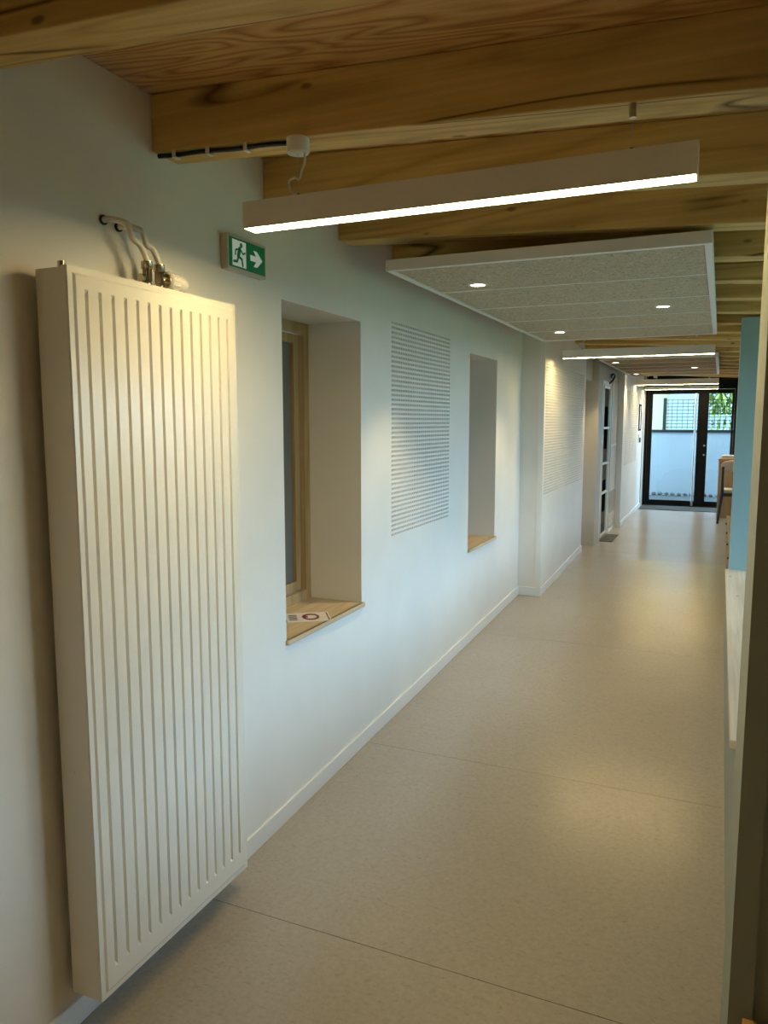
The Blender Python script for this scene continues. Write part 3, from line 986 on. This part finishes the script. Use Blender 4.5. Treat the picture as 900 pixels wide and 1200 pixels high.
# ------------------------------------------------------------------ small wooden chair by the pier
def small_chair():
    x0, x1, ya, yb = 0.098, 0.42, 1.30, 1.60
    g = zf(1.45)
    t = thing('small_wooden_chair', ((x0 + x1) / 2, (ya + yb) / 2, zf(1.5)), 'small orange beech chair at the foot of the dark pier', 'chair')
    r = 0.016
    top = 0.335
    for (x, y, h) in ((x0 + r, yb - r, top), (x1 - r, yb - r, top), (x0 + r, ya + r, .10), (x1 - r, ya + r, .10)):
        leg = MB()
        n = 6
        prof = [(-r, zf(y)), (r, zf(y)), (r, h - .014)] + [(r - .014 + .014 * math.cos(a * math.pi / 2 / n), h - .014 + .014 * math.sin(a * math.pi / 2 / n)) for a in range(1, n + 1)] + [(-r, h)]
        leg.poly([(x + u, y - r, w) for u, w in prof], (0, 2 * r, 0))
        leg.build('leg', M['chairwood'], t)
    box('seat', M['chairwood'], x0, x1, ya, yb - .034, .10, .118, t, 0.004)
    for z in (.20, .275):
        box('back_slat', M['chairwood'], x0 + .0325, x1 - .0325, yb - .026, yb - .008, z, z + .045, t, 0.003)
    box('apron', M['chairwood'], x0 + .034, x1 - .034, ya + .006, ya + .022, .05, .098, t)
small_chair()

# ------------------------------------------------------------------ doorway in the recess (white glazed door, glossy panel)
def recess_door():
    a, b, c, d = DOOR2
    t = thing('door_2', (X2B - .03, (a + b) / 2, 0.07), 'white glazed door with black and grey panes in the recess', kind='structure')
    z0 = 0.072
    fr = MB()
    fr.box(-1.40, X2B + .004, a, a + .05, z0, d); fr.box(-1.40, X2B + .004, b - .05, b, z0, d); fr.box(-1.40, X2B + .004, a + .05, b - .05, d - .05, d)
    fr.build('door_frame', M['white_metal'], t)
    ya, yb = a + .055, b - .055
    le = MB()
    xa, xb_ = -1.372, -1.334
    yg = ya + .175
    le.box(xa, xb_, ya + .13, yg, z0 + .01, d - .055)
    le.box(xa, xb_, yb - .03, yb, z0 + .01, d - .055)
    levels = [0.16, 0.36, 0.64, 0.94, 1.05, 1.50, 1.72, d - .09]
    zr = [0.085, 0.63, 1.005, 1.455, d - .085]
    for z in zr:
        le.box(xa, xb_, yg, yb - .03, z, z + .028)
    le.build('door_leaf', M['white_metal'], t)
    box('dark_gap_strip', M['unlit_glass'], xa + .010, xa + .016, ya, ya + .13, z0 + .01, d - .055, t)  # black strip painting the dark gap beside the stile
    segs = [(0.113, 0.235, 'void'), (0.235, 0.39, 'greyglass'), (0.39, 0.63, 'unlit_glass'), (0.658, 0.80, 'unlit_glass'), (0.80, 1.005, 'greyglass'), (1.033, 1.20, 'greyglass'),
            (1.20, 1.455, 'unlit_glass'), (1.483, 1.74, 'unlit_glass'), (1.74, d - .085, 'greyglass')]
    for (z, z2, k) in segs:
        box('pane', M[k], xa + .012, xa + .020, yg, yb - .03, z, z2, t)
    box('door_lock', M['white_plastic'], xb_ - .02, xb_ + .004, ya + .02, ya + .12, 1.28, 1.38, t)
    MB().tube(bez([(X2B + .006, b - .28, d - .02), (X2B + .04, b - .2, d + .03), (X2B + .05, b - .12, d + .09), (X2B + .03, b - .2, d + .10), (X2B + .008, b - .10, d + .06)]), 0.012, 8).build('door_closer_arm', M['black'], t)
    box('dark_room_block', M['void'], -1.90, -1.42, a, b, z0, d, t)  # solid dark block painting the unlit room
recess_door()
gp = thing('wall_panel', (X2B, 10.72, 0.13), 'glossy white panel with a beige band beside the glazed door', 'wall panel')
box('panel_sheet', M['gloss_white'], X2B + .001, X2B + .014, 10.43, 11.02, 0.13, 2.10, gp, 0.002)
box('beige_band', M['beige_band'], X2B + .0142, X2B + .016, 10.43, 11.02, 0.33, 0.62, gp)
box('grey_line', M['greywall'], X2B + .0142, X2B + .016, 10.43, 11.02, 1.22, 1.25, gp)
fg = thing('floor_grille', (-1.24, 9.95, 0.07), 'dark grey ribbed threshold mat in front of the white glazed door', 'floor mat')
box('grille_base', M['grille'], X2B + .012, -1.16, 9.62, 10.30, 0.0705, 0.074, fg)
for k in range(8):
    yy = 9.64 + k * .082
    box('grille_rib', M['grille'], X2B + .015, -1.165, yy, yy + .05, 0.0742, 0.080, fg)

# frame and switch on the last wall section
nf = thing('notice_frame', (X3, 13.30, 1.35), 'narrow framed notice on the wall beside the glazed door', 'notice')
f_ = MB()
for (p, q, r_, s_) in ((13.18, 13.205, 1.40, 1.83), (13.475, 13.50, 1.40, 1.83), (13.205, 13.475, 1.40, 1.425), (13.205, 13.475, 1.805, 1.83)):
    f_.box(X3 + .001, X3 + .016, p, q, r_, s_)
f_.build('frame', M['coping'], nf)
box('notice_sheet', M['paper'], X3 + .001, X3 + .006, 13.205, 13.475, 1.425, 1.805, nf)
sw = thing('wall_switch', (X3, 13.34, 1.2), 'black door switch under the narrow notice', 'switch')
box('switch_plate', M['white_plastic'], X3 + .001, X3 + .010, 13.27, 13.41, 1.20, 1.34, sw, 0.002)
box('switch_button', M['black'], X3 + .010, X3 + .028, 13.29, 13.39, 1.205, 1.285, sw, 0.003)

# ------------------------------------------------------------------ glazed exit door
def exit_door():
    y = Y1
    z0 = 0.07
    t = thing('door_1', (-0.29, y, z0), 'black aluminium double glass door to the outside', kind='structure')
    f = MB()
    f.box(X3 + .013, -1.185, y, y + .06, z0, 2.26)
    f.box(0.195, 0.96, y, y + .06, 2.10, 2.26)
    f.box(-1.185, 0.195, y, y + .06, 2.10, 2.26)
    f.box(0.195, 0.24, y, y + .06, z0, 2.10)
    f.box(0.915, 0.96, y, y + .06, z0, 2.10)
    f.box(-1.185, 0.195, y, y + .06, z0, z0 + .02)
    f.box(0.24, 0.915, y, y + .06, z0, z0 + .04)
    f.build('door_frame', M['alu_black'], t)
    ya, yb = y + .005, y + .055
    def leaf(xa, xb_, sl, sr):
        l = MB()
        l.box(xa, xa + sl, ya, yb, z0 + .022, 2.095); l.box(xb_ - sr, xb_, ya, yb, z0 + .022, 2.095)
        l.box(xa + sl, xb_ - sr, ya, yb, z0 + .022, 0.175); l.box(xa + sl, xb_ - sr, ya, yb, 2.025, 2.095)
        o = l.build('door_leaf', M['alu_black'], t)
        box('pane', M['glass'], xa + sl, xb_ - sr, y + .027, y + .033, 0.175, 2.025, o)
        return o
    l1 = leaf(-1.182, -0.2871, 0.072, 0.085)
    l2 = leaf(-0.287, 0.193, 0.085, 0.035)
    box('pane', M['glass'], .24, .915, y + .027, y + .033, z0 + .04, 2.10, t)
    hx = -0.405
    hb = MB().cyl((hx, y - .055, 0.10), (hx, y - .055, 2.03), 0.017, 14)
    for z in (0.35, 1.8):
        hb.cyl((hx, y - .055, z), (hx, ya, z), 0.009, 10)
    hb.build('pull_bar', M['steel'], l1)
    for z in (0.98, 1.14):
        MB().cyl((-0.245, ya - .008, z), (-0.245, ya, z), 0.016, 12).build('lock_cylinder', M['steel'], l2)
    portal('daylight_portal', (-0.15, y + .09, 1.1), (R(-90), 0, 0), 2.2, 2.1)
exit_door()
dm = thing('door_mat', (-0.5, 13.8, 0.07), 'dark grey entrance mat in front of the glazed door', 'mat')
box('mat_pile', M['mat'], -1.215, 0.5, 13.50, 14.17, 0.0705, 0.080, dm)
box('mat_border', M['grille'], -1.215, 0.5, 13.485, 13.499, 0.0705, 0.082, dm)

# ------------------------------------------------------------------ counter, chair, papers near the exit
ct = thing('wooden_counter', (0.40, 12.95, 0.07), 'wooden counter by the glazed exit with papers on top', 'counter')
box('front_panel', M['cabwood'], 0.0, 0.022, 12.72, 13.25, 0.07, 0.955, ct, 0.002)
box('end_panel', M['cabwood'], 0.022, 0.80, 12.72, 12.742, 0.07, 0.955, ct, 0.002)
box('counter_top', M['cabwood'], -0.012, 0.82, 12.705, 13.265, 0.957, 0.985, ct, 0.003)
box('back_panel', M['cabwood'], 0.022, 0.80, 13.23, 13.25, 0.07, 0.955, ct, 0.002)
pb = thing('paper_stack', (0.12, 12.95, 0.986), 'low stack of white papers on the wooden counter', 'papers')
for k in range(4):
    box('sheet', M['paper'], .03 + .004 * k, .20 + .003 * k, 12.80 + .006 * k, 13.08, 0.986 + .012 * k, 0.996 + .012 * k, pb)
hd = thing('leaflet_holder', (0.20, 12.85, 0.986), 'white upright leaflet holder standing on the wooden counter', 'leaflet holder')
box('holder_back', M['trimwhite'], .21, .36, 12.90, 12.906, 0.986, 1.16, hd)
box('holder_base', M['trimwhite'], .21, .36, 12.82, 12.90, 0.986, 0.992, hd)
box('holder_lip', M['trimwhite'], .21, .36, 12.814, 12.82, 0.986, 1.04, hd)

def chair():
    cx_, cy_ = 0.265, 12.25
    g = 0.07
    t = thing('bistro_chair', (cx_, cy_, g), 'black legged chair with cream seat and curved cream back before the counter', 'chair')
    for (sx, sy, top) in ((-1, -1, 0.90), (1, -1, 0.90), (-1, 1, 0.52), (1, 1, 0.52)):
        x, y = cx_ + sx * .20, cy_ + sy * .19
        MB().tube([(x + sx * .045, y + sy * .045, g), (x, y, g + .43), (x + sx * .004, y + sy * .012, top)], [0.016, 0.022, 0.018], 10).build('leg', M['black'], t)
    sr = MB()
    sr.box(cx_ - .2, cx_ + .2, cy_ - .20, cy_ - .18, g + .40, g + .44); sr.box(cx_ - .2, cx_ + .2, cy_ + .18, cy_ + .20, g + .40, g + .44)
    sr.box(cx_ - .21, cx_ - .19, cy_ - .18, cy_ + .18, g + .40, g + .44); sr.box(cx_ + .19, cx_ + .21, cy_ - .18, cy_ + .18, g + .40, g + .44)
    sr.build('seat_frame', M['black'], t)
    box('seat', M['cream'], cx_ - .19, cx_ + .19, cy_ - .16, cy_ + .22, g + .445, g + .495, t, 0.015)
    # curved backrest with rounded ends
    V, Fc = [], []
    n, mrow = 18, 6
    for side in (0, 1):
        for i in range(n + 1):
            a = -1 + 2 * i / n
            hh = 0.085 * math.sqrt(max(0.02, 1 - abs(a) ** 3.0))
            for j in range(mrow + 1):
                w = -1 + 2 * j / mrow
                V.append((cx_ + a * .235, cy_ - .225 + .07 * a * a + (.022 if side else 0), g + .845 + w * hh))
    st = (n + 1) * (mrow + 1)
    for i in range(n):
        for j in range(mrow):
            p = i * (mrow + 1) + j
            Fc.append((p, p + mrow + 1, p + mrow + 2, p + 1))
            Fc.append((st + p, st + p + 1, st + p + mrow + 2, st + p + mrow + 1))
    for i in range(n):
        p, q = i * (mrow + 1), (i + 1) * (mrow + 1)
        Fc.append((p, st + p, st + q, q))
        p, q = p + mrow, q + mrow
        Fc.append((q, st + q, st + p, p))
    for j in range(mrow):
        Fc.append((j, j + 1, st + j + 1, st + j))
        p = n * (mrow + 1) + j
        Fc.append((p, st + p, st + p + 1, p + 1))
    MB().add(V, Fc, True).build('backrest', M['cream'], t)
chair()

# ------------------------------------------------------------------ outside the glazed door
box('ground', M['asphalt'], -30, 40, Y1 + .13, 60, -0.25, -0.05)['kind'] = 'structure'
box('ground_side', M['bounce_green'], XR + .26, 40, -30, Y1 + .13, -0.35, -0.15)['kind'] = 'structure'
gv = tag(box('gravel_strip', M['gravel'], -4.0, 4.0, Y1 + .14, 16.38, -0.049, 0.06), 'grey gravel strip between glazed door and white wall', 'gravel', kind='stuff')
pw = thing('retaining_wall', (0, 16.5, -0.05), 'white rendered garden wall with dark coping beyond the glazed door', 'garden wall')
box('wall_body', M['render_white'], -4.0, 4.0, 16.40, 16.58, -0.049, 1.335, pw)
box('coping', M['coping'], -4.0, 4.0, 16.37, 16.61, 1.336, 1.385, pw)
for k in range(16):
    x = -1.30 + k * .118
    s = random.uniform(.040, .050)
    st = MB()
    V, Fc = [], []
    for i in range(5):
        for j in range(7):
            th, ph = math.pi * i / 4, 2 * math.pi * j / 7
            rr = s * random.uniform(.8, 1.15)
            V.append((x + rr * math.sin(th) * math.cos(ph) * 1.05, 16.28 + rr * math.sin(th) * math.sin(ph) * .9, 0.061 + s * .86 + rr * .75 * math.cos(th)))
    for i in range(4):
        for j in range(7):
            Fc.append((i * 7 + j, i * 7 + (j + 1) % 7, (i + 1) * 7 + (j + 1) % 7, (i + 1) * 7 + j))
    st.add(V, Fc)
    tag(st.build('rubble_stone', M['stone']), 'dark rubble stone at the foot of the white garden wall', 'stone', 'rubble stones by the garden wall')
fn = thing('mesh_fence', (0, 16.49, 1.385), 'grey wire mesh fence panel standing on the garden wall', 'fence')
for x in (-1.05, 1.45, 3.9):
    box('fence_post', M['fence'], x - .03, x + .03, 16.46, 16.52, 1.386, 2.02, fn)
for k in range(9):
    z = 1.43 + k * .068
    box('fence_wire', M['fence'], -1.02, 3.87, 16.486, 16.493, z, z + .011, fn)
for k in range(1, 48):
    x = -1.02 + k * .10
    box('fence_wire', M['fence'], x, x + .008, 16.493, 16.498, 1.40, 2.00, fn)
ch = thing('cream_building', (-3.2, 19.5, -0.05), 'cream rendered neighbouring house beyond the fence', 'building')
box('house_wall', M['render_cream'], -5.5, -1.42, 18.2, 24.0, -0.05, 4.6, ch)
box('house_eave', M['coping'], -5.6, -1.36, 18.1, 24.1, 4.6, 4.75, ch)
fb = thing('sky_blocking_facade', (-1.0, 30.0, -0.05), 'pale blue white facade added to block the bright sky far behind the fence', 'building')  # added to keep the overbright sky out of the door's view
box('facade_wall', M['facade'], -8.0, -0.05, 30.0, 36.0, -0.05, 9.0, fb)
box('facade_parapet', M['trimwhite'], -8.1, 0.0, 29.9, 36.1, 9.0, 9.2, fb)
rl = thing('balcony_railing', (1.0, 21.0, -0.05), 'white slatted garden railing in front of the bamboo', 'railing')
for k in range(22):
    x = -0.30 + k * .14
    box('railing_slat', M['facade'], x, x + .075, 21.0, 21.03, -0.05, 1.72, rl)
box('railing_rail', M['facade'], -.35, 2.85, 21.031, 21.07, 1.60, 1.66, rl)
box('railing_rail', M['facade'], -.35, 2.85, 21.031, 21.07, 0.30, 0.36, rl)
def bamboo(x, y, h, seed, label):
    rnd = random.Random(seed)
    t = thing('bamboo_clump', (x, y, -0.05), label, 'bamboo', 'bamboo clumps')
    for k in range(4):
        a, b = x + rnd.uniform(-.22, .22), y + rnd.uniform(-.22, .22)
        MB().tube([(a, b, -.05), (a + rnd.uniform(-.1, .1), b, h * .5), (a + rnd.uniform(-.25, .25), b, h)], [.03, .026, .01], 6).build('cane', M['bamboo'], t)
    lf = MB()
    for k in range(2600):
        px, py, pz = x + rnd.uniform(-.45, .45), y + rnd.uniform(-.3, .3), rnd.uniform(.2, h)
        an, dr, L = rnd.uniform(0, 6.28), rnd.uniform(-.3, -.05), rnd.uniform(.22, .40)
        dx, dy = math.cos(an) * L, math.sin(an) * L
        wx, wy = -math.sin(an) * .045, math.cos(an) * .045
        lf.add([(px, py, pz), (px + dx * .4 + wx, py + dy * .4 + wy, pz + dr * .3), (px + dx, py + dy, pz + dr), (px + dx * .4 - wx, py + dy * .4 - wy, pz + dr * .3)], [(0, 1, 2, 3)])
    lf.build('foliage', M['leaf'], t)['kind'] = 'stuff'
for i, (x, y, h, lab) in enumerate([(.15, 23.2, 5.6, 'green bamboo clump behind the white railing, next to the pale facade'), (1.75, 23.7, 6.2, 'tallest green bamboo clump behind the white railing'), (0.82, 25.2, 5.2, 'rear green bamboo clump seen between the two others')]):
    bamboo(x, y, h, i, lab)
